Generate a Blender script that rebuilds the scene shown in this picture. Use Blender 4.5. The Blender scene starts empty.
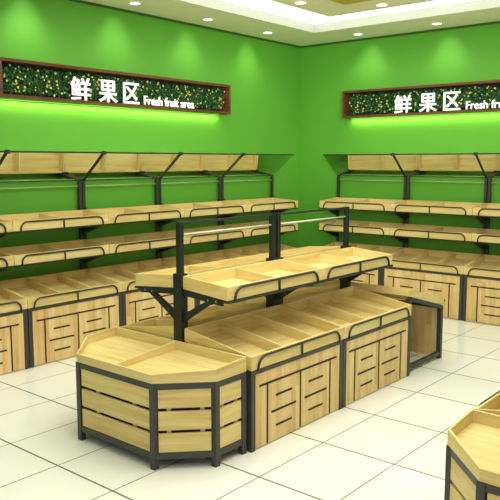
import bpy, bmesh, math, random
from mathutils import Vector, Matrix

random.seed(7)
scene = bpy.context.scene
COL = scene.collection
PI = math.pi

# ----------------------------------------------------------------- materials
def srgb(r, g, b):
    def f(c):
        c /= 255.0
        return c / 12.92 if c <= 0.04045 else ((c + 0.055) / 1.055) ** 2.4
    return (f(r), f(g), f(b), 1.0)

def new_mat(name):
    m = bpy.data.materials.new(name)
    m.use_nodes = True
    nt = m.node_tree
    return m, nt, nt.nodes['Principled BSDF']

def plain(name, col, rough=0.5, metal=0.0, noise=0.06, scale=12.0, spec=None):
    """procedural paint/metal: a faint noise over the base colour"""
    m, nt, b = new_mat(name)
    tc = nt.nodes.new('ShaderNodeTexCoord')
    n = nt.nodes.new('ShaderNodeTexNoise')
    n.inputs['Scale'].default_value = scale
    n.inputs['Detail'].default_value = 3
    nt.links.new(tc.outputs['Object'], n.inputs['Vector'])
    r = nt.nodes.new('ShaderNodeValToRGB')
    c0 = [max(0, c * (1 - noise)) for c in col[:3]] + [1]
    c1 = [min(1, c * (1 + noise)) for c in col[:3]] + [1]
    r.color_ramp.elements[0].color = c0
    r.color_ramp.elements[1].color = c1
    nt.links.new(n.outputs['Fac'], r.inputs['Fac'])
    nt.links.new(r.outputs['Color'], b.inputs['Base Color'])
    b.inputs['Roughness'].default_value = rough
    b.inputs['Metallic'].default_value = metal
    if spec is not None:
        b.inputs['Specular IOR Level'].default_value = spec
    return m

def emit(name, col, strength):
    m, nt, b = new_mat(name)
    b.inputs['Base Color'].default_value = col
    b.inputs['Emission Color'].default_value = col
    b.inputs['Emission Strength'].default_value = strength
    return m

def wood(name, dark, mid, light, axis=0, staves=0.0, rot=0.0):
    """pale pine: grain stretched along one axis; staves>0 adds glued vertical staves that wide"""
    m, nt, b = new_mat(name)
    N, L = nt.nodes, nt.links
    tc = N.new('ShaderNodeTexCoord')
    oi = N.new('ShaderNodeObjectInfo')
    off = N.new('ShaderNodeVectorMath'); off.operation = 'SCALE'
    comb = N.new('ShaderNodeCombineXYZ')
    L.new(oi.outputs['Random'], comb.inputs[0]); L.new(oi.outputs['Random'], comb.inputs[1]); L.new(oi.outputs['Random'], comb.inputs[2])
    L.new(comb.outputs[0], off.inputs[0]); off.inputs['Scale'].default_value = 37.0
    add = N.new('ShaderNodeVectorMath'); add.operation = 'ADD'
    L.new(tc.outputs['Object'], add.inputs[0]); L.new(off.outputs[0], add.inputs[1])
    mp = N.new('ShaderNodeMapping'); mp.vector_type = 'POINT'
    if rot:
        vr = N.new('ShaderNodeVectorRotate'); vr.rotation_type = 'Z_AXIS'; vr.inputs['Angle'].default_value = -rot
        L.new(add.outputs[0], vr.inputs['Vector']); add = vr
    sc = [14.0, 14.0, 14.0]; sc[axis] = 1.2
    mp.inputs['Scale'].default_value = sc
    L.new(add.outputs[0], mp.inputs['Vector'])
    n1 = N.new('ShaderNodeTexNoise'); n1.inputs['Scale'].default_value = 1.6; n1.inputs['Detail'].default_value = 5
    n1.inputs['Distortion'].default_value = 0.6
    L.new(mp.outputs[0], n1.inputs['Vector'])
    n2 = N.new('ShaderNodeTexNoise'); n2.inputs['Scale'].default_value = 0.25; n2.inputs['Detail'].default_value = 2
    L.new(mp.outputs[0], n2.inputs['Vector'])
    ma = N.new('ShaderNodeMath'); ma.operation = 'MULTIPLY_ADD'
    L.new(n1.outputs['Fac'], ma.inputs[0]); ma.inputs[1].default_value = 0.6
    half = N.new('ShaderNodeMath'); half.operation = 'MULTIPLY'; half.inputs[1].default_value = 0.4
    L.new(n2.outputs['Fac'], half.inputs[0]); L.new(half.outputs[0], ma.inputs[2])
    fac = ma.outputs[0]
    if staves > 0:
        sep = N.new('ShaderNodeSeparateXYZ'); L.new(tc.outputs['Object'], sep.inputs[0])
        dv = N.new('ShaderNodeMath'); dv.operation = 'DIVIDE'; dv.inputs[1].default_value = staves; L.new(sep.outputs['X'], dv.inputs[0])
        fl = N.new('ShaderNodeMath'); fl.operation = 'FLOOR'; L.new(dv.outputs[0], fl.inputs[0])
        w1 = N.new('ShaderNodeTexWhiteNoise'); w1.noise_dimensions = '2D'
        c1 = N.new('ShaderNodeCombineXYZ'); L.new(fl.outputs[0], c1.inputs[0]); L.new(oi.outputs['Random'], c1.inputs[1])
        L.new(c1.outputs[0], w1.inputs['Vector'])
        zd = N.new('ShaderNodeMath'); zd.operation = 'MULTIPLY_ADD'; zd.inputs[1].default_value = 2.4
        L.new(sep.outputs['Z'], zd.inputs[0]); L.new(w1.outputs['Value'], zd.inputs[2])
        zf = N.new('ShaderNodeMath'); zf.operation = 'FLOOR'; L.new(zd.outputs[0], zf.inputs[0])
        w2 = N.new('ShaderNodeTexWhiteNoise'); w2.noise_dimensions = '3D'
        c2 = N.new('ShaderNodeCombineXYZ'); L.new(fl.outputs[0], c2.inputs[0]); L.new(zf.outputs[0], c2.inputs[1]); L.new(oi.outputs['Random'], c2.inputs[2])
        L.new(c2.outputs[0], w2.inputs['Vector'])
        mx = N.new('ShaderNodeMath'); mx.operation = 'MULTIPLY_ADD'; mx.inputs[1].default_value = 0.17
        L.new(w2.outputs['Value'], mx.inputs[0])
        sb = N.new('ShaderNodeMath'); sb.operation = 'MULTIPLY'; sb.inputs[1].default_value = 0.82
        L.new(fac, sb.inputs[0]); L.new(sb.outputs[0], mx.inputs[2])
        fac = mx.outputs[0]
    r = N.new('ShaderNodeValToRGB')
    r.color_ramp.elements[0].position = 0.3; r.color_ramp.elements[0].color = dark
    r.color_ramp.elements[1].position = 0.68; r.color_ramp.elements[1].color = light
    e = r.color_ramp.elements.new(0.47); e.color = mid
    L.new(fac, r.inputs['Fac'])
    L.new(r.outputs['Color'], b.inputs['Base Color'])
    b.inputs['Roughness'].default_value = 0.5
    b.inputs['Specular IOR Level'].default_value = 0.3
    return m

TX, TY, GX, GY = 0.7424, 0.5802, -5.963, -4.030
def tile_floor():
    m, nt, b = new_mat('polished_tile')
    N, L = nt.nodes, nt.links
    tc = N.new('ShaderNodeTexCoord')
    sep = N.new('ShaderNodeSeparateXYZ'); L.new(tc.outputs['Object'], sep.inputs[0])
    def M(op, a, bv=None, c=None):
        n = N.new('ShaderNodeMath'); n.operation = op
        for i, v in enumerate((a, bv, c)):
            if v is None: continue
            if isinstance(v, (int, float)): n.inputs[i].default_value = v
            else: L.new(v, n.inputs[i])
        return n.outputs[0]
    def axis(out, g, t, w):
        u = M('DIVIDE', M('SUBTRACT', out, g), t)
        cell = M('FLOOR', u)
        fr = M('ABSOLUTE', M('SUBTRACT', M('FRACT', M('ADD', u, 0.5)), 0.5))
        return M('LESS_THAN', fr, w / t / 2), M('FLOOR', u)
    gx, cx = axis(sep.outputs['X'], GX, TX, 0.014)
    gy, cy = axis(sep.outputs['Y'], GY, TY, 0.0085)
    gr = M('MAXIMUM', gx, gy)
    wn = N.new('ShaderNodeTexWhiteNoise'); wn.noise_dimensions = '2D'
    cb = N.new('ShaderNodeCombineXYZ'); L.new(cx, cb.inputs[0]); L.new(cy, cb.inputs[1]); L.new(cb.outputs[0], wn.inputs['Vector'])
    nz = N.new('ShaderNodeTexNoise'); nz.inputs['Scale'].default_value = 1.4; nz.inputs['Detail'].default_value = 4
    L.new(tc.outputs['Object'], nz.inputs['Vector'])
    f = M('ADD', M('MULTIPLY', wn.outputs['Value'], 0.35), M('MULTIPLY', nz.outputs['Fac'], 0.65))
    r = N.new('ShaderNodeValToRGB')
    r.color_ramp.elements[0].color = srgb(233, 233, 222); r.color_ramp.elements[1].color = srgb(243, 243, 234)
    L.new(f, r.inputs['Fac'])
    mix = N.new('ShaderNodeMix'); mix.data_type = 'RGBA'
    L.new(gr, mix.inputs['Factor']); L.new(r.outputs['Color'], mix.inputs['A']); mix.inputs['B'].default_value = srgb(92, 88, 70)
    L.new(mix.outputs['Result'], b.inputs['Base Color'])
    L.new(M('MULTIPLY_ADD', gr, 0.4, 0.11), b.inputs['Roughness'])
    b.inputs['Specular IOR Level'].default_value = 0.45
    return m

WD = (srgb(196, 166, 98), srgb(216, 193, 124), srgb(230, 211, 147))
WOOD_X = wood('pine_board', *WD, 0)
WOOD_Y = wood('pine_board_side', *WD, 1)
WOOD_P = wood('pine_board_chamfer', *WD, 0, rot=PI / 4)
WOOD_N = wood('pine_board_chamfer_other', *WD, 0, rot=-PI / 4)
WOOD_DOOR = wood('pine_staves', srgb(200, 160, 98), srgb(219, 189, 126), srgb(232, 209, 150), 2, 0.06)
STEEL = plain('charcoal_steel', srgb(60, 60, 56), 0.45, 0.1)
RAIL = plain('dark_rail_steel', srgb(44, 44, 40), 0.45, 0.1)
BLACK = plain('black_groove_shade', srgb(26, 24, 20), 0.6)
BRACE = plain('bracket_steel', srgb(34, 38, 36), 0.4, 0.3)
CHROME = plain('bolt_steel', srgb(190, 195, 195), 0.25, 0.9)
GREEN = plain('green_wall_paint', srgb(94, 166, 54), 0.55, 0.0, 0.015, 1.5, 0.3)
DKGREEN = plain('painted_shadow_green', srgb(48, 92, 22), 0.7)
CEIL = plain('ceiling_paint', srgb(232, 228, 194), 0.8, 0.0, 0.015, 2.0)
FASCIA = plain('fascia_paint', srgb(176, 180, 166), 0.7, 0.0, 0.01, 2.0)
COVE = emit('cove_light', (1.0, 0.99, 0.95, 1), 2.3)
LAMP = emit('lamp_lens', (1.0, 0.99, 0.94, 1), 3.0)
TUBE = plain('light_tube_glass', srgb(206, 206, 184), 0.4)
TUBE_DIM = plain('light_tube_off', srgb(160, 192, 128), 0.5)
STRIP = emit('led_strip', (0.30, 0.85, 0.06, 1), 0.9)
LETTER = emit('white_letter', (1.0, 1.0, 1.0, 1), 0.35)
TRIMWHITE = plain('white_trim', srgb(235, 235, 228), 0.5)
GOLD = plain('gold_trim', srgb(212, 172, 84), 0.4, 0.3)
WALNUT = wood('walnut_box', srgb(70, 40, 24), srgb(96, 58, 36), srgb(122, 78, 50), 0)
MOSS = plain('dark_moss', srgb(18, 44, 20), 0.9, 0, 0.3, 40)
LEAVES = [plain('leaf_deep', srgb(26, 74, 34), 0.6, 0, 0.25, 30), plain('leaf_mid', srgb(40, 104, 44), 0.6, 0, 0.25, 30),
          plain('leaf_bright', srgb(66, 128, 58), 0.6, 0, 0.2, 30), plain('flower_yellow', srgb(214, 206, 84), 0.6, 0, 0.1, 30),
          plain('flower_pale', srgb(190, 200, 110), 0.6, 0, 0.1, 30)]
mm, nt_, b_ = new_mat('mirror_glass')
b_.inputs['Base Color'].default_value = (0.86, 0.88, 0.82, 1); b_.inputs['Metallic'].default_value = 1.0; b_.inputs['Roughness'].default_value = 0.02
MIRROR = mm
FLOOR = tile_floor()

# ----------------------------------------------------------------- mesh helpers
class MB:
    def __init__(self):
        self.v, self.f, self.mi = [], [], []
    def hexa(self, p, mi=0):
        """eight corners: bottom ring 0-3, top ring 4-7, both counter-clockwise seen from above"""
        n = len(self.v); self.v += [tuple(q) for q in p]
        for q in ((3, 2, 1, 0), (4, 5, 6, 7), (0, 1, 5, 4), (1, 2, 6, 5), (2, 3, 7, 6), (3, 0, 4, 7)):
            self.f.append(tuple(n + i for i in q)); self.mi.append(mi)
        return self
    def box(self, x0, x1, y0, y1, z0, z1):
        x0, x1 = min(x0, x1), max(x0, x1); y0, y1 = min(y0, y1), max(y0, y1); z0, z1 = min(z0, z1), max(z0, z1)
        return self.hexa([(x0, y0, z0), (x1, y0, z0), (x1, y1, z0), (x0, y1, z0), (x0, y0, z1), (x1, y0, z1), (x1, y1, z1), (x0, y1, z1)])
    def prism(self, poly, axis, a, b):
        """extrude a 2-D polygon along an axis; poly gives the other two coordinates in order"""
        def P(q, t):
            l = list(q); l.insert(axis, t); return tuple(l)
        n = len(self.v); k = len(poly)
        self.v += [P(q, a) for q in poly] + [P(q, b) for q in poly]
        self.f.append(tuple(n + i for i in reversed(range(k)))); self.f.append(tuple(n + k + i for i in range(k)))
        for i in range(k):
            j = (i + 1) % k
            self.f.append((n + i, n + j, n + k + j, n + k + i))
        self.mi += [0] * (k + 2)
        return self
    def tube(self, pts, r, seg=8, square=False):
        pts = [Vector(p) for p in pts]
        if square: seg = 4
        n0 = len(self.v); up = None
        for i, p in enumerate(pts):
            d = (pts[min(i + 1, len(pts) - 1)] - pts[max(i - 1, 0)]).normalized()
            if up is None:
                up = Vector((0, 0, 1)) if abs(d.z) < 0.9 else Vector((0, 1, 0))
            s = d.cross(up).normalized(); u = s.cross(d).normalized(); up = u
            rr = r * (1.414 if square else 1)
            for k in range(seg):
                a = 2 * PI * (k + (0.5 if square else 0)) / seg
                self.v.append(tuple(p + s * math.cos(a) * rr + u * math.sin(a) * rr))
        for i in range(len(pts) - 1):
            for k in range(seg):
                a = n0 + i * seg + k; b = n0 + i * seg + (k + 1) % seg
                self.f.append((a, b, b + seg, a + seg)); self.mi.append(0)
        self.f.append(tuple(n0 + k for k in reversed(range(seg)))); self.mi.append(0)
        e = n0 + (len(pts) - 1) * seg
        self.f.append(tuple(e + k for k in range(seg))); self.mi.append(0)
        return self
    def build(self, name, mats, parent=None, smooth=False):
        me = bpy.data.meshes.new(name)
        me.from_pydata(self.v, [], self.f)
        for m in (mats if isinstance(mats, list) else [mats]): me.materials.append(m)
        for p, i in zip(me.polygons, self.mi): p.material_index = i
        bm = bmesh.new(); bm.from_mesh(me); bmesh.ops.recalc_face_normals(bm, faces=bm.faces[:]); bm.to_mesh(me); bm.free()
        if smooth:
            for p in me.polygons: p.use_smooth = True
        o = bpy.data.objects.new(name, me); COL.objects.link(o)
        if parent: o.parent = parent
        return o

def thing(name, label, cat, loc=(0, 0, 0), rz=0.0, group=None):
    o = bpy.data.objects.new(name, None); COL.objects.link(o)
    o.location = loc; o.rotation_euler = (0, 0, rz); o.empty_display_size = 0.2
    o['label'] = label; o['category'] = cat
    if group: o['group'] = group
    return o

def dup(root, loc, rz, label):
    """a copy of a thing with copies of its parts and their sub-parts"""
    r = root.copy(); COL.objects.link(r); r.location = loc; r.rotation_euler = (0, 0, rz); r['label'] = label
    for ch in list(root.children):
        c = ch.copy(); COL.objects.link(c); c.parent = r
        for g in list(ch.children):
            d = g.copy(); COL.objects.link(d); d.parent = c
    return r

def struct(o):
    o['kind'] = 'structure'; return o

# ----------------------------------------------------------------- shared furniture pieces
def tray(root, x0, x1, yr, yf, zr, zf, h, ndiv, t=0.016):
    """open pine tray, rear rim at (yr, zr), front rim at (yf, zf), boards h high; works for either facing"""
    s = 1 if yf > yr else -1                       # direction rear -> front
    Z = lambda y: zr + (zf - zr) * (y - yr) / (yf - yr)
    def board(mb, xa, xb, ya, yb, lo, hi):
        ya, yb = min(ya, yb), max(ya, yb)
        mb.hexa([(xa, ya, Z(ya) - lo), (xb, ya, Z(ya) - lo), (xb, yb, Z(yb) - lo), (xa, yb, Z(yb) - lo),
                 (xa, ya, Z(ya) - hi), (xb, ya, Z(ya) - hi), (xb, yb, Z(yb) - hi), (xa, yb, Z(yb) - hi)])
    m = MB()
    board(m, x0 + t, x1 - t, yr, yr + s * t, h, 0)                 # rear board
    board(m, x0 + t, x1 - t, yf - s * t, yf, h, 0)                 # front board
    board(m, x0 + t, x1 - t, yr + s * t, yf - s * t, h, h - 0.012)  # bottom
    o = m.build('tray', WOOD_X, root)
    for xa, xb in ((x0, x0 + t), (x1 - t, x1)):
        m = MB(); board(m, xa, xb, yr, yf, h, 0); m.build('side_board', WOOD_Y, o)
    for k in range(1, ndiv + 1):
        xc = x0 + (x1 - x0) * k / (ndiv + 1)
        m = MB(); board(m, xc - t / 2, xc + t / 2, yr + s * t, yf - s * t, h - 0.012, 0.006)
        m.build('divider', WOOD_Y, o)
    return o

def guard_rail(root, x0, x1, y, z0, z1, r=0.0088, R=0.075):
    pts = [(x0, y, z0)]
    for i in range(0, 7):
        a = PI - (PI / 2) * i / 6
        pts.append((x0 + R + R * math.cos(a), y, z1 - R + R * math.sin(a)) if z1 - R > z0 else
                   (x0 + R + R * math.cos(a), y, z0 + (z1 - z0) * math.sin(a)))
    for i in range(0, 7):
        a = PI / 2 - (PI / 2) * i / 6
        pts.append((x1 - R + R * math.cos(a), y, z0 + (z1 - z0) * math.sin(a)) if z1 - R <= z0 else
                   (x1 - R + R * math.cos(a), y, z1 - R + R * math.sin(a)))
    pts.append((x1, y, z0))
    m = MB().tube(pts, r)
    xm = (x0 + x1) / 2
    m.tube([(xm, y, z0), (xm, y, z1)], r * 0.95)
    return m.build('guard_rail', RAIL, root, True)

def door_panel(root, x0, x1, y, z0, z1, s=-1):
    """pine front with its dark inlaid lines; s is the way the front faces along y"""
    o = MB().box(x0, x1, y, y - s * 0.018, z0, z1).build('front_panel', WOOD_DOOR, root)
    W = x1 - x0; q = y + s * 0.003
    def line(xa, xb, za, zb):
        MB().box(xa, xb, q, y - s * 0.002, za, zb).build('groove', BLACK, o)
    w = 0.0155
    def hx(u): return x0 + W * u
    zt = z0 + 0.455
    line(hx(0.045), hx(0.955), zt - w / 2, zt + w / 2)
    line(hx(0.128) - w / 2, hx(0.128) + w / 2, z0 + 0.006, zt - w / 2)
    line(hx(0.872) - w / 2, hx(0.872) + w / 2, z0 + 0.006, zt - w / 2)
    line(hx(0.5) - w / 2, hx(0.5) + w / 2, z0 + 0.006, zt - w / 2)
    for c in (0.311, 0.689):
        for dz, hw in ((0.342, 0.09), (0.226, 0.138), (0.112, 0.09)):
            line(hx(c - hw), hx(c + hw), z0 + dz - w / 2, z0 + dz + w / 2)
    return o

def base_unit(root, W, yb, yf, zr, zf, ndiv=2, h=0.1, rail=True, sloped=False):
    """cabinet base from back yb to front yf with a tilted tray on top"""
    s = 1 if yf > yb else -1
    q = 0.045; e = 0.004
    ztf = zf - h - 0.004; ztr = zr - h - 0.004
    for xa in (e, W - e - q):
        MB().box(xa, xa + q, yf, yf - s * q, 0, ztf - 0.001).build('leg', STEEL, root)
        MB().box(xa, xa + q, yb, yb + s * q, 0, ztf - 0.001 if not sloped else ztr - 0.02).build('leg', STEEL, root)
    m = MB()
    m.box(e + q, W - e - q, yf, yf - s * 0.03, ztf - 0.03, ztf - 0.001)
    m.box(e + q, W - e - q, yb, yb + s * 0.03, ztf - 0.03, ztf - 0.001)
    for xa in (e, W - e - q):
        ya, yc = yb + s * q, yf - s * q
        m.box(xa + 0.004, xa + q - 0.004, ya, yc, 0.035, 0.075)
        if sloped:
            Z = lambda y: zr + (zf - zr) * (y - yb) / (yf - yb) - h - 0.004
            y0, y1 = min(ya, yc), max(ya, yc)
            m.hexa([(xa, y0, Z(y0) - 0.035), (xa + q, y0, Z(y0) - 0.035), (xa + q, y1, Z(y1) - 0.035), (xa, y1, Z(y1) - 0.035),
                    (xa, y0, Z(y0)), (xa + q, y0, Z(y0)), (xa + q, y1, Z(y1)), (xa, y1, Z(y1))])
        else:
            m.box(xa + 0.004, xa + q - 0.004, ya, yc, ztf - 0.03, ztf - 0.001)
    m.build('base_frame', STEEL, root)
    door_panel(root, e + q + 0.001, W - e - q - 0.001, yf - s * 0.006, 0.008, ztf - 0.031, s)
    tray(root, 0.002, W - 0.002, yb + s * 0.005, yf, zr, zf, h, ndiv)
    if rail:
        guard_rail(root, 0.068, W - 0.076, yf + s * 0.012, ztf - 0.005, zf - 0.010, R=0.078)

# ----------------------------------------------------------------- wall racks
def wall_rack(label, group, loc, rz, W, strut_left):
    """local frame: x along the wall, y = 0 on the wall, front towards -y"""
    root = thing('display_rack', label, 'display rack', loc, rz, group)
    base_unit(root, W, -0.085, -0.735, 0.80, 0.705)
    p = 0.036
    for xa in (0.006, W - 0.006 - p):
        MB().box(xa, xa + p, -0.03, -0.03 - p, 0, 1.822).build('post', STEEL, root)
        MB().box(xa - 0.004, xa + p + 0.004, -0.026, -0.085, 1.50, 1.515).build('post_collar', RAIL, root)
        for zr, zf in ((1.49, 1.455), (1.145, 1.115)):
            zb = zr - 0.1
            m = MB().prism([(-0.067, zb - 0.008), (-0.067, zb - 0.17), (-0.10, zb - 0.17), (-0.40, zb - 0.062), (-0.42, zb - 0.036), (-0.42, zb - 0.032)], 0, xa + 0.004, xa + p - 0.004)
            m.build('bracket', BRACE, root)
    for zr, zf in ((1.49, 1.455), (1.145, 1.115)):
        tray(root, 0.002, W - 0.002, -0.072, -0.53, zr, zf, 0.1, 1)
        zb = zf - 0.1
        MB().box(0.004, W - 0.004, -0.49, -0.54, zb - 0.016, zb - 0.003).build('shelf_support', RAIL, root)
        guard_rail(root, 0.085, W - 0.085, -0.54, zb - 0.008, zf - 0.012, R=0.07)
    MB().box(0.0, W, -0.034, -0.062, 1.824, 1.842).build('top_rail', RAIL, root)
    MB().tube([(0.05, -0.055, 1.762), (W - 0.05, -0.055, 1.762)], 0.0075).build('light_tube', TUBE_DIM, root, True)
    # tilted mirror between the post tops and the front rail
    a = Vector((-0.064, 1.832)); b = Vector((-0.437, 2.137)); d = (b - a).normalized(); nrm = Vector((-d.y, d.x)) * 0.006
    MB().prism([tuple(a), tuple(b), tuple(b - nrm), tuple(a - nrm)], 0, 0.001, W - 0.001).build('mirror_panel', MIRROR, root)
    MB().tube([(0.0, -0.446, 2.141), (W, -0.446, 2.141)], 0.009, square=True).build('front_rail', RAIL, root)
    xs = 0.024 if strut_left else W - 0.024
    m = MB().tube([(xs, -0.060, 1.815), (xs, -0.440, 2.126)], 0.0085)
    m.box(xs - 0.022, xs + 0.022, -0.43, -0.46, 2.12, 2.16)
    m.build('strut', RAIL, root)
    return root

PITCH = 1.195
C0 = -0.757
RW = 1.194
left0 = wall_rack('pine fruit rack on the left wall, closest to the room corner', 'racks along the left green wall', (C0 - PITCH, 0, 0), 0, RW, True)
for k, l in enumerate(['pine fruit rack on the left wall, second counted from the room corner',
                       'pine fruit rack under the white English words of the left sign',
                       'pine fruit rack on the left wall, under the Chinese characters of the left sign',
                       'pine fruit rack at the left edge of the photo, farthest along the left wall']):
    dup(left0, (C0 - PITCH * (k + 2), 0, 0), 0, l)
right0 = wall_rack('pine fruit rack on the right wall, closest to the room corner', 'racks along the right green wall', (0, C0, 0), -PI / 2, RW, False)
for k, l in enumerate(['pine fruit rack on the right wall, middle one under the right sign',
                       'pine fruit rack at the right edge of the photo, on the right wall']):
    dup(right0, (0, C0 - PITCH * (k + 1), 0), -PI / 2, l)

# ----------------------------------------------------------------- island racks (double sided)
def island_rack(label, loc, W):
    root = thing('island_rack', label, 'display rack', loc, 0, 'double sided racks standing on the tiled floor')
    for s in (-1, 1):
        base_unit(root, W, s * 0.05, s * 0.71, 0.80, 0.693)
        tray(root, 0.002, W - 0.002, s * 0.045, s * 0.49, 1.197, 1.160, 0.097, 1)
        MB().box(0.004, W - 0.004, s * 0.44, s * 0.505, 1.043, 1.058).build('shelf_support', RAIL, root)
        guard_rail(root, 0.075, W - 0.075, s * 0.5, 1.052, 1.150, r=0.0098, R=0.085)
    for xc in (0.018, W - 0.018 - 0.036):
        MB().box(xc - 0.021, xc + 0.021, -0.021, 0.021, 0, 1.60).build('post', BRACE, root)
        m = MB()
        hw = 0.034
        for ya, yb in ((-0.042, -0.023), (0.023, 0.042)):
            m.box(xc - hw, xc + hw, ya, yb, 0.03, 1.21)
        m.box(xc - hw, xc - 0.022, -0.023, 0.023, 0.03, 1.21); m.box(xc + 0.022, xc + hw, -0.023, 0.023, 0.03, 1.21)
        m.build('post_sleeve', BRACE, root)
        for s in (-1, 1):
            m = MB()
            y0, y1 = s * 0.043, s * 0.43
            m.prism([(y0, 1.096), (y0, 1.050), (y1, 1.018), (y1, 1.058)], 0, xc - 0.014, xc + 0.014)
            m.prism([(y0, 0.905), (y0, 0.845), (s * 0.335, 1.030), (s * 0.28, 1.036)], 0, xc - 0.016, xc + 0.016)
            br = m.build('bracket', BRACE, root)
            for yy in (s * 0.30, s * 0.38):
                MB().tube([(xc - 0.018, yy, 1.045), (xc + 0.018, yy, 1.045)], 0.008).build('bolt', CHROME, br)
    MB().tube([(0.05, 0, 1.588), (W - 0.05, 0, 1.588)], 0.009, square=True).build('top_rail', RAIL, root)
    MB().tube([(0.05, 0, 1.502), (W - 0.05, 0, 1.502)], 0.0075).build('light_tube', TUBE, root, True)
    return root

YC = -3.035
IW = 1.19
isl = island_rack('double sided pine rack in the middle of the floor, next to the slatted end table', (-5.705, YC, 0), IW)
dup(isl, (-5.705 + IW, YC, 0), 0, 'double sided pine rack in the middle of the floor, at its far right half')
dup(isl, (-5.705, YC - 3.02, 0), 0, 'pine rack cut off at the bottom right edge, behind the corner tray')

# rack closing the far end of the island, turned to face the right wall
far = thing('end_rack', 'open sided pine rack with steep tray at the far end of the island', 'display rack', (-3.312, -3.715, 0), PI / 2)
base_unit(far, 1.39, -0.008, -0.765, 0.836, 0.634, 2, 0.072, True, True)

# ----------------------------------------------------------------- chamfered slatted end tables
def end_table(label, loc):
    """local frame: long straight back on x = 0.6 against the rack, front on x = 0"""
    root = thing('end_table', label, 'display table', loc, 0, 'chamfered slatted tables at the island ends')
    A, B, C, D = 0.614, 0.31, 0.405, 0.70
    P = [(A, D), (B, D), (0, C), (0, -C), (B, -D), (A, -D)]        # outline, clockwise from the back
    q = 0.042
    cen = Vector((0.36, 0))
    def along(d):
        if abs(d.x) > 0.93: return WOOD_X
        if abs(d.y) > 0.93: return WOOD_Y
        return WOOD_P if d.x * d.y > 0 else WOOD_N
    def inset(p, d):
        # shrink the outline towards the inside
        x, y = p
        x2 = x + d if x < 0.1 else (x - d if x > 0.5 else x + d * 0.41)
        sg = 1 if y > 0 else -1
        y2 = y - sg * d if abs(y) > 0.5 else y - sg * d * 0.41
        return (x2, y2)
    for p in P:
        c = inset(p, q / 2)
        ang = PI / 8 * (1 if p[1] > 0 else -1) if p[0] < 0.5 else 0
        if p[0] < 0.1: ang = -ang
        m = MB()
        pts = []
        for dx, dy in ((-1, -1), (1, -1), (1, 1), (-1, 1)):
            v = Matrix.Rotation(0, 2) @ Vector((dx * q / 2, dy * q / 2))
            pts.append((c[0] + v.x, c[1] + v.y))
        m.prism(pts, 2, 0, 0.592)
        m.build('leg', STEEL, root)
    fr = MB()
    Q = [inset(p, 0.004) for p in P]; Qi = [inset(p, q - 0.004) for p in P]
    n = len(P)
    for i in range(n - 1):
        a, b, ai, bi = Q[i], Q[i + 1], Qi[i], Qi[i + 1]
        for z0, z1 in ((0.07, 0.113), (0.55, 0.593)):
            fr.prism([a, b, bi, ai], 2, z0, z1)
    fr.prism([Q[5], Q[0], Qi[0], Qi[5]], 2, 0.55, 0.593)
    fr.build('base_frame', STEEL, root)
    for i in range(n - 1):
        a, b = Vector(inset(P[i], 0.010)), Vector(inset(P[i + 1], 0.010))
        d = (b - a).normalized(); nrm = Vector((-d.y, d.x))
        if nrm.dot(cen - a) < 0: nrm = -nrm
        a2, b2 = a + d * 0.034, b - d * 0.034
        z = 0.116; gap = 0.023; hgt = (0.434 - 2 * gap) / 3
        for k in range(3):
            m = MB().prism([tuple(a2), tuple(b2), tuple(b2 + nrm * 0.016), tuple(a2 + nrm * 0.016)], 2, z, z + hgt)
            m.build('slat', along(d), root)
            z += hgt + gap
        # upright battens and black sheets that paint the interior's shade behind the gaps
        L = (b2 - a2).length
        for u in ((0.22, 0.76) if L > 0.5 else (0.2, 0.84)):
            c = a2 + d * L * u + nrm * 0.0175
            m = MB().prism([tuple(c - d * 0.015), tuple(c + d * 0.015), tuple(c + d * 0.015 + nrm * 0.014), tuple(c - d * 0.015 + nrm * 0.014)], 2, 0.117, 0.548)
            m.build('batten', WOOD_X, root)
        m = MB().prism([tuple(a2 + nrm * 0.034), tuple(b2 + nrm * 0.034), tuple(b2 + nrm * 0.038), tuple(a2 + nrm * 0.038)], 2, 0.117, 0.548)
        m.build('shade_sheet', BLACK, root)
    # tray: rim rises from the front to the back
    t = 0.013
    zt = lambda x: 0.655 + 0.045 * x / A
    O = P; I = [inset(p, t) for p in P]
    tr = MB()
    floor_pts = [inset(p, t + 0.0005) for p in P]
    k0 = len(tr.v)
    zf = lambda x: 0.603 + 0.03 * x / A
    for p in floor_pts: tr.v.append((p[0], p[1], 0.596))
    for p in floor_pts: tr.v.append((p[0], p[1], zf(p[0])))
    k = len(floor_pts)
    tr.f.append(tuple(k0 + i for i in range(k))); tr.f.append(tuple(k0 + k + i for i in range(k))); tr.mi += [0, 0]
    for i in range(k):
        j = (i + 1) % k
        tr.f.append((k0 + i, k0 + j, k0 + k + j, k0 + k + i)); tr.mi.append(0)
    tro = tr.build('tray', WOOD_Y, root)
    for i in range(n):
        j = (i + 1) % n
        a, b, bi, ai = O[i], O[j], I[j], I[i]
        m = MB().hexa([(a[0], a[1], 0.595), (b[0], b[1], 0.595), (bi[0], bi[1], 0.595), (ai[0], ai[1], 0.595),
                       (a[0], a[1], zt(a[0])), (b[0], b[1], zt(b[0])), (bi[0], bi[1], zt(bi[0])), (ai[0], ai[1], zt(ai[0]))])
        m.build('rim_board', along((Vector(b) - Vector(a)).normalized()), tro)
    m = MB().hexa([(t, -0.008, zf(0)), (A - t, -0.008, zf(A)), (A - t, 0.008, zf(A)), (t, 0.008, zf(0)),
                   (t, -0.008, zt(0) - 0.01), (A - t, -0.008, zt(A) - 0.004), (A - t, 0.008, zt(A) - 0.004), (t, 0.008, zt(0) - 0.01)])
    m.build('divider', WOOD_X, tro)
    return root

et = end_table('chamfered slatted pine display table at the front end of the middle island', (-6.34, -3.02, 0))
dup(et, (-6.34, -6.04, 0), 0, 'chamfered pine display table cut off at the bottom right corner')

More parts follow.
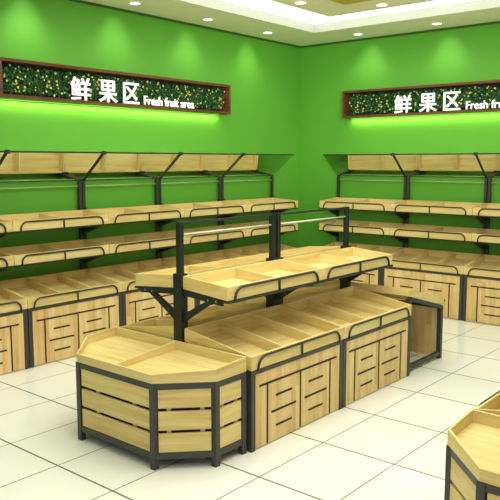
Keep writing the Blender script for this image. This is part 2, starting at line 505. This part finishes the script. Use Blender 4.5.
# ----------------------------------------------------------------- room shell
H = 3.857
XL, YN = -12.0, -10.0
struct(MB().box(XL, 0.0, YN, 0.0, -0.05, 0.0).build('floor', FLOOR))
struct(MB().box(XL, 0.15, 0.0, 0.15, -0.05, 4.2).build('wall_left', GREEN))
struct(MB().box(0.0, 0.15, YN, -0.0, -0.05, 4.2).build('wall_right', GREEN))
S0, S1, TOP = 0.86, 1.64, 3.97
m = MB()
m.box(XL, 0.0, -S0, 0.0, H, H + 0.2)
m.box(-S0, 0.0, YN, -S0, H, H + 0.2)
m.box(XL, -S1, YN, -S1, H, H + 0.06)
struct(m.build('ceiling', CEIL))
m = MB()
m.box(XL, -S0 - 0.008, -S0 - 0.008, -S0, H - 0.004, TOP)
m.box(-S0 - 0.008, -S0, YN, -S0, H - 0.004, TOP)
struct(m.build('trim_1', FASCIA))
m = MB()
m.box(XL, -S0 - 0.008, -S1 - 0.3, -S0 - 0.008, TOP, TOP + 0.02)
m.box(-S1 - 0.3, -S0 - 0.008, YN, -S1 - 0.3, TOP, TOP + 0.02)
struct(m.build('trim_2', COVE))
m = MB(); m.box(XL, 0, -0.012, 0, H - 0.03, H); m.box(-0.012, 0, YN, -0.012, H - 0.03, H)  # dark green strip paints the shadow line where walls meet ceiling
struct(m.build('painted_shadow_line', DKGREEN))

# ----------------------------------------------------------------- ceiling lights
def downlight(label, loc, group):
    r = thing('downlight', label, 'ceiling light', loc, 0, group)
    m = MB(); k = 24
    for rr, z in ((0.070, 0.0), (0.070, -0.010), (0.060, -0.010), (0.060, -0.001)):
        for i in range(k):
            a = 2 * PI * i / k; m.v.append((rr * math.cos(a), rr * math.sin(a), z))
    for j in range(3):
        for i in range(k):
            a = j * k + i; b = j * k + (i + 1) % k
            m.f.append((a, b, b + k, a + k)); m.mi.append(0)
    m.build('trim_ring', TRIMWHITE, r)
    MB().prism([(0.0595 * math.cos(2 * PI * i / k), 0.0595 * math.sin(2 * PI * i / k)) for i in range(k)], 2, -0.008, -0.002).build('lens', LAMP, r)
    return r

def spot(loc, power, angle, blend=0.6, aim=None, col=(1, 0.97, 0.88), size=0.03):
    l = bpy.data.lights.new('spot_lamp', 'SPOT'); l.energy = power; l.spot_size = math.radians(angle); l.spot_blend = blend
    l.color = col; l.shadow_soft_size = size
    o = bpy.data.objects.new('spot_lamp', l); COL.objects.link(o); o.location = loc
    if aim:
        o.rotation_euler = (Vector(aim) - Vector(loc)).to_track_quat('-Z', 'Y').to_euler()
    return o

GL = 'round downlights in the ceiling edge'
d0 = None
left_lab = ['round ceiling downlight above the left wall, nearest the room corner', 'round ceiling downlight above the left wall, middle one',
            'round ceiling downlight above the left wall, at the top edge of the photo']
right_lab = ['round ceiling downlight above the right wall, nearest the room corner', 'round ceiling downlight above the right wall, over the right sign']
pts = [(x, -0.375) for x in (-1.31, -2.54, -3.76)] + [(-0.385, y) for y in (-1.29, -2.50)]
for (x, y), l in zip(pts, left_lab + right_lab):
    if d0 is None: d0 = downlight(l, (x, y, H), GL)
    else: dup(d0, (x, y, H), 0, l)
for (x, y), l in zip([(-2.56, -1.85), (-1.86, -2.51)], ['round downlight in the inner ceiling panel, above the left wall side', 'round downlight in the inner ceiling panel, right of the gold trim']):
    dup(d0, (x, y, H), 0, l)
for x in (-1.31, -2.54, -3.76, -4.98, -6.20, -7.42, -8.64):
    spot((x, -0.375, H - 0.014), 8, 66, 1.0, (x, 0, H - 0.34))
    spot((x, -0.375, H - 0.014), 17, 128, 0.7)
for y in (-1.29, -2.50, -3.72, -4.94, -6.16, -7.38):
    spot((-0.385, y, H - 0.014), 8, 66, 1.0, (0, y, H - 0.34))
    spot((-0.385, y, H - 0.014), 17, 128, 0.7)

# square ceiling lamp with a gold border, of which a corner shows
lampt = thing('ceiling_lamp', 'gold bordered square ceiling lamp at the top edge of the photo', 'ceiling light', (-3.2, -3.2, H))
m = MB()
for a0, a1 in ((0.96, 0.78),):
    m.box(-a0, a0, a1, a0, -0.03, -0.001); m.box(-a0, a0, -a0, -a1, -0.03, -0.001)
    m.box(a1, a0, -a1, a1, -0.03, -0.001); m.box(-a0, -a1, -a1, a1, -0.03, -0.001)
m.build('border', GOLD, lampt)
MB().box(-0.779, 0.779, -0.779, 0.779, -0.02, -0.001).build('diffuser', emit('lamp_diffuser', (1, 0.98, 0.93, 1), 2.0), lampt)

# ----------------------------------------------------------------- wall signs
def text_mesh(body, size, extrude, offset):
    cu = bpy.data.curves.new('t', 'FONT'); cu.body = body; cu.size = size; cu.extrude = extrude; cu.offset = offset
    cu.resolution_u = 3
    o = bpy.data.objects.new('t', cu); COL.objects.link(o)
    bpy.context.view_layer.update()
    dg = bpy.context.evaluated_depsgraph_get()
    me = bpy.data.meshes.new_from_object(o.evaluated_get(dg))
    bpy.data.objects.remove(o); bpy.data.curves.remove(cu)
    return me

def lettering(root, body, x0, x1, z0, z1, name, offset, y=-0.178, depth=0.016):
    src = text_mesh(body, 1.0, 0.05, 0.0)
    xs = [v.co.x for v in src.vertices]; ys = [v.co.y for v in src.vertices]; zs = [v.co.z for v in src.vertices]
    ax, bx, ay, by, az, bz = min(xs), max(xs), min(ys), max(ys), min(zs), max(zs)
    vs, fs = [], []
    e = offset                                   # heavier strokes: the same shape repeated a few millimetres apart
    for k, (dx, dz) in enumerate(((0, 0), (e, 0), (-e, 0), (0, e), (0, -e), (e * .7, e * .7), (-e * .7, e * .7), (e * .7, -e * .7), (-e * .7, -e * .7))):
        n = len(vs)
        for v in src.vertices:
            vs.append((x0 + e + dx + (v.co.x - ax) / (bx - ax) * (x1 - x0 - 2 * e), y - (v.co.z - az) / (bz - az) * depth - k * 0.0002,
                       z0 + e + dz + (v.co.y - ay) / (by - ay) * (z1 - z0 - 2 * e)))
        fs += [tuple(n + i for i in p.vertices) for p in src.polygons]
    bpy.data.meshes.remove(src)
    me = bpy.data.meshes.new(name); me.from_pydata(vs, [], fs)
    me.materials.clear(); me.materials.append(LETTER)
    o = bpy.data.objects.new(name, me); COL.objects.link(o); o.parent = root
    return o

def sign(label, loc, rz):
    L = 3.51; z0, z1 = 2.692, 3.088; t = 0.032; D = 0.2
    root = thing('wall_sign', label, 'sign', loc, rz, 'planted box signs on the green walls')
    m = MB()
    m.box(0, L, -D, -0.002, z0, z0 + t); m.box(0, L, -D, -0.002, z1 - t, z1)
    m.box(0, t, -D, -0.002, z0 + t, z1 - t); m.box(L - t, L, -D, -0.002, z0 + t, z1 - t)
    m.build('box_frame', WALNUT, root)
    MB().box(t, L - t, -0.03, -0.002, z0 + t, z1 - t).build('moss_backing', MOSS, root)
    rnd = random.Random(11)
    f = MB()
    def leaf(c, ln, w, mi):
        d = Vector((rnd.uniform(-1, 1), rnd.uniform(-0.7, 0.15), rnd.uniform(-1, 1))).normalized()
        sdir = d.cross(Vector((rnd.uniform(-.4, .4), -1, rnd.uniform(-.4, .4)))).normalized()
        n = len(f.v)
        up = sdir.cross(d) * w * 0.25
        f.v += [tuple(c), tuple(c + d * ln * .5 + sdir * w + up), tuple(c + d * ln), tuple(c + d * ln * .5 - sdir * w + up)]
        f.f.append((n, n + 1, n + 2)); f.f.append((n, n + 2, n + 3)); f.mi += [mi, mi]
    def clampv(c):
        return c
    for i in range(5200):
        c = Vector((rnd.uniform(t + 0.045, L - t - 0.045), rnd.uniform(-0.125, -0.035), rnd.uniform(z0 + t + 0.035, z1 - t - 0.035)))
        leaf(c, rnd.uniform(0.022, 0.042), rnd.uniform(0.006, 0.012), rnd.choice((0, 0, 0, 1, 1, 2)))
    for i in range(190):
        c = Vector((rnd.uniform(t + 0.04, L - t - 0.04), rnd.uniform(-0.145, -0.125), rnd.uniform(z0 + t + 0.03, z1 - t - 0.03)))
        mi = rnd.choice((3, 3, 4)); r_ = rnd.uniform(0.008, 0.015)
        for k in range(5):
            a0 = 2 * PI * k / 5 + i; n = len(f.v)
            f.v += [tuple(c + Vector((0, 0.003, 0))), tuple(c + Vector((math.cos(a0) * r_, -0.004, math.sin(a0) * r_))), tuple(c + Vector((math.cos(a0 + 1.2) * r_, -0.004, math.sin(a0 + 1.2) * r_)))]
            f.f.append((n, n + 1, n + 2)); f.mi.append(mi)
    fo = f.build('foliage', LEAVES, root); fo['kind'] = 'stuff'
    for ch, xa, xb, za, zb in (('鲜', 0.868, 1.135, 2.708, 2.975), ('果', 1.255, 1.515, 2.716, 2.975), ('区', 1.612, 1.856, 2.728, 2.975)):
        lettering(root, ch, xa, xb, za, zb, 'chinese_character', 0.003)
    lettering(root, 'Fresh fruit area', 1.935, 2.795, 2.730, 2.838, 'english_words', 0.0012)
    st = MB().box(0.05, L - 0.05, -0.03, -0.012, z0 - 0.008, z0 - 0.001).build('light_strip', STRIP, root)
    return root

sg = sign('long walnut planter sign with white Chinese lettering on the left green wall', (-5.415, 0, 0), 0)
dup(sg, (0, -0.925, 0), -PI / 2, 'long walnut planter sign with white Chinese lettering on the right green wall')

def area(loc, sx, sy, power, rot=(0, 0, 0), col=(1, 1, 1), name='area_lamp'):
    l = bpy.data.lights.new(name, 'AREA'); l.shape = 'RECTANGLE'; l.size = sx; l.size_y = sy; l.energy = power; l.color = col
    o = bpy.data.objects.new(name, l); COL.objects.link(o); o.location = loc; o.rotation_euler = rot
    return o
area((-5.415 + 1.755, -0.05, 2.682), 3.4, 0.03, 11, (0, 0, 0), (1.0, 1.0, 0.5), 'sign_glow_lamp')
area((-0.05, -0.925 - 1.755, 2.682), 0.03, 3.4, 11, (0, 0, 0), (1.0, 1.0, 0.5), 'sign_glow_lamp')
# added area lights without fixtures, brightening the scene from above
area((-5.2, -4.2, H - 0.12), 3.2, 3.2, 132, (0, 0, 0), (1, 0.985, 0.95), 'added_top_lamp')
area((-8.2, -6.4, H - 0.12), 3.0, 3.0, 54, (0, 0, 0), (1, 0.985, 0.95), 'added_top_lamp')

fl = area((-8.6, -7.6, 2.7), 3.0, 1.6, 36, (0, 0, 0), (1, 0.99, 0.95), 'fill_lamp')  # added fill without a fixture, lifts walls and ceiling at the far corner
fl.data.spread = math.radians(50)
fl.rotation_euler = (Vector((-1.2, -1.2, 3.75)) - fl.location).to_track_quat('-Z', 'Y').to_euler()

w = bpy.data.worlds.new('shop_ambient'); scene.world = w; w.use_nodes = True
w.node_tree.nodes['Background'].inputs['Color'].default_value = (1.0, 0.99, 0.96, 1)
w.node_tree.nodes['Background'].inputs['Strength'].default_value = 0.48

# ----------------------------------------------------------------- camera
cam = bpy.data.cameras.new('camera'); co = bpy.data.objects.new('camera', cam); COL.objects.link(co)
cam.sensor_width = 36; cam.sensor_fit = 'HORIZONTAL'; cam.lens = 707.2 / 500 * 36
yaw, pitch = 0.698, 0.1251
co.location = (-9.37285, -6.81189, 2.04833)
F = Vector((math.cos(yaw) * math.cos(pitch), math.sin(yaw) * math.cos(pitch), -math.sin(pitch)))
R = Vector((math.sin(yaw), -math.cos(yaw), 0)); U = R.cross(F)
co.rotation_euler = Matrix((R, U, -F)).transposed().to_euler()
cam.clip_end = 100
scene.camera = co
scene.view_settings.view_transform = 'Standard'
scene.view_settings.look = 'None'
scene.view_settings.exposure = 0.0
scene.cycles.use_denoising = True
scene.cycles.max_bounces = 10
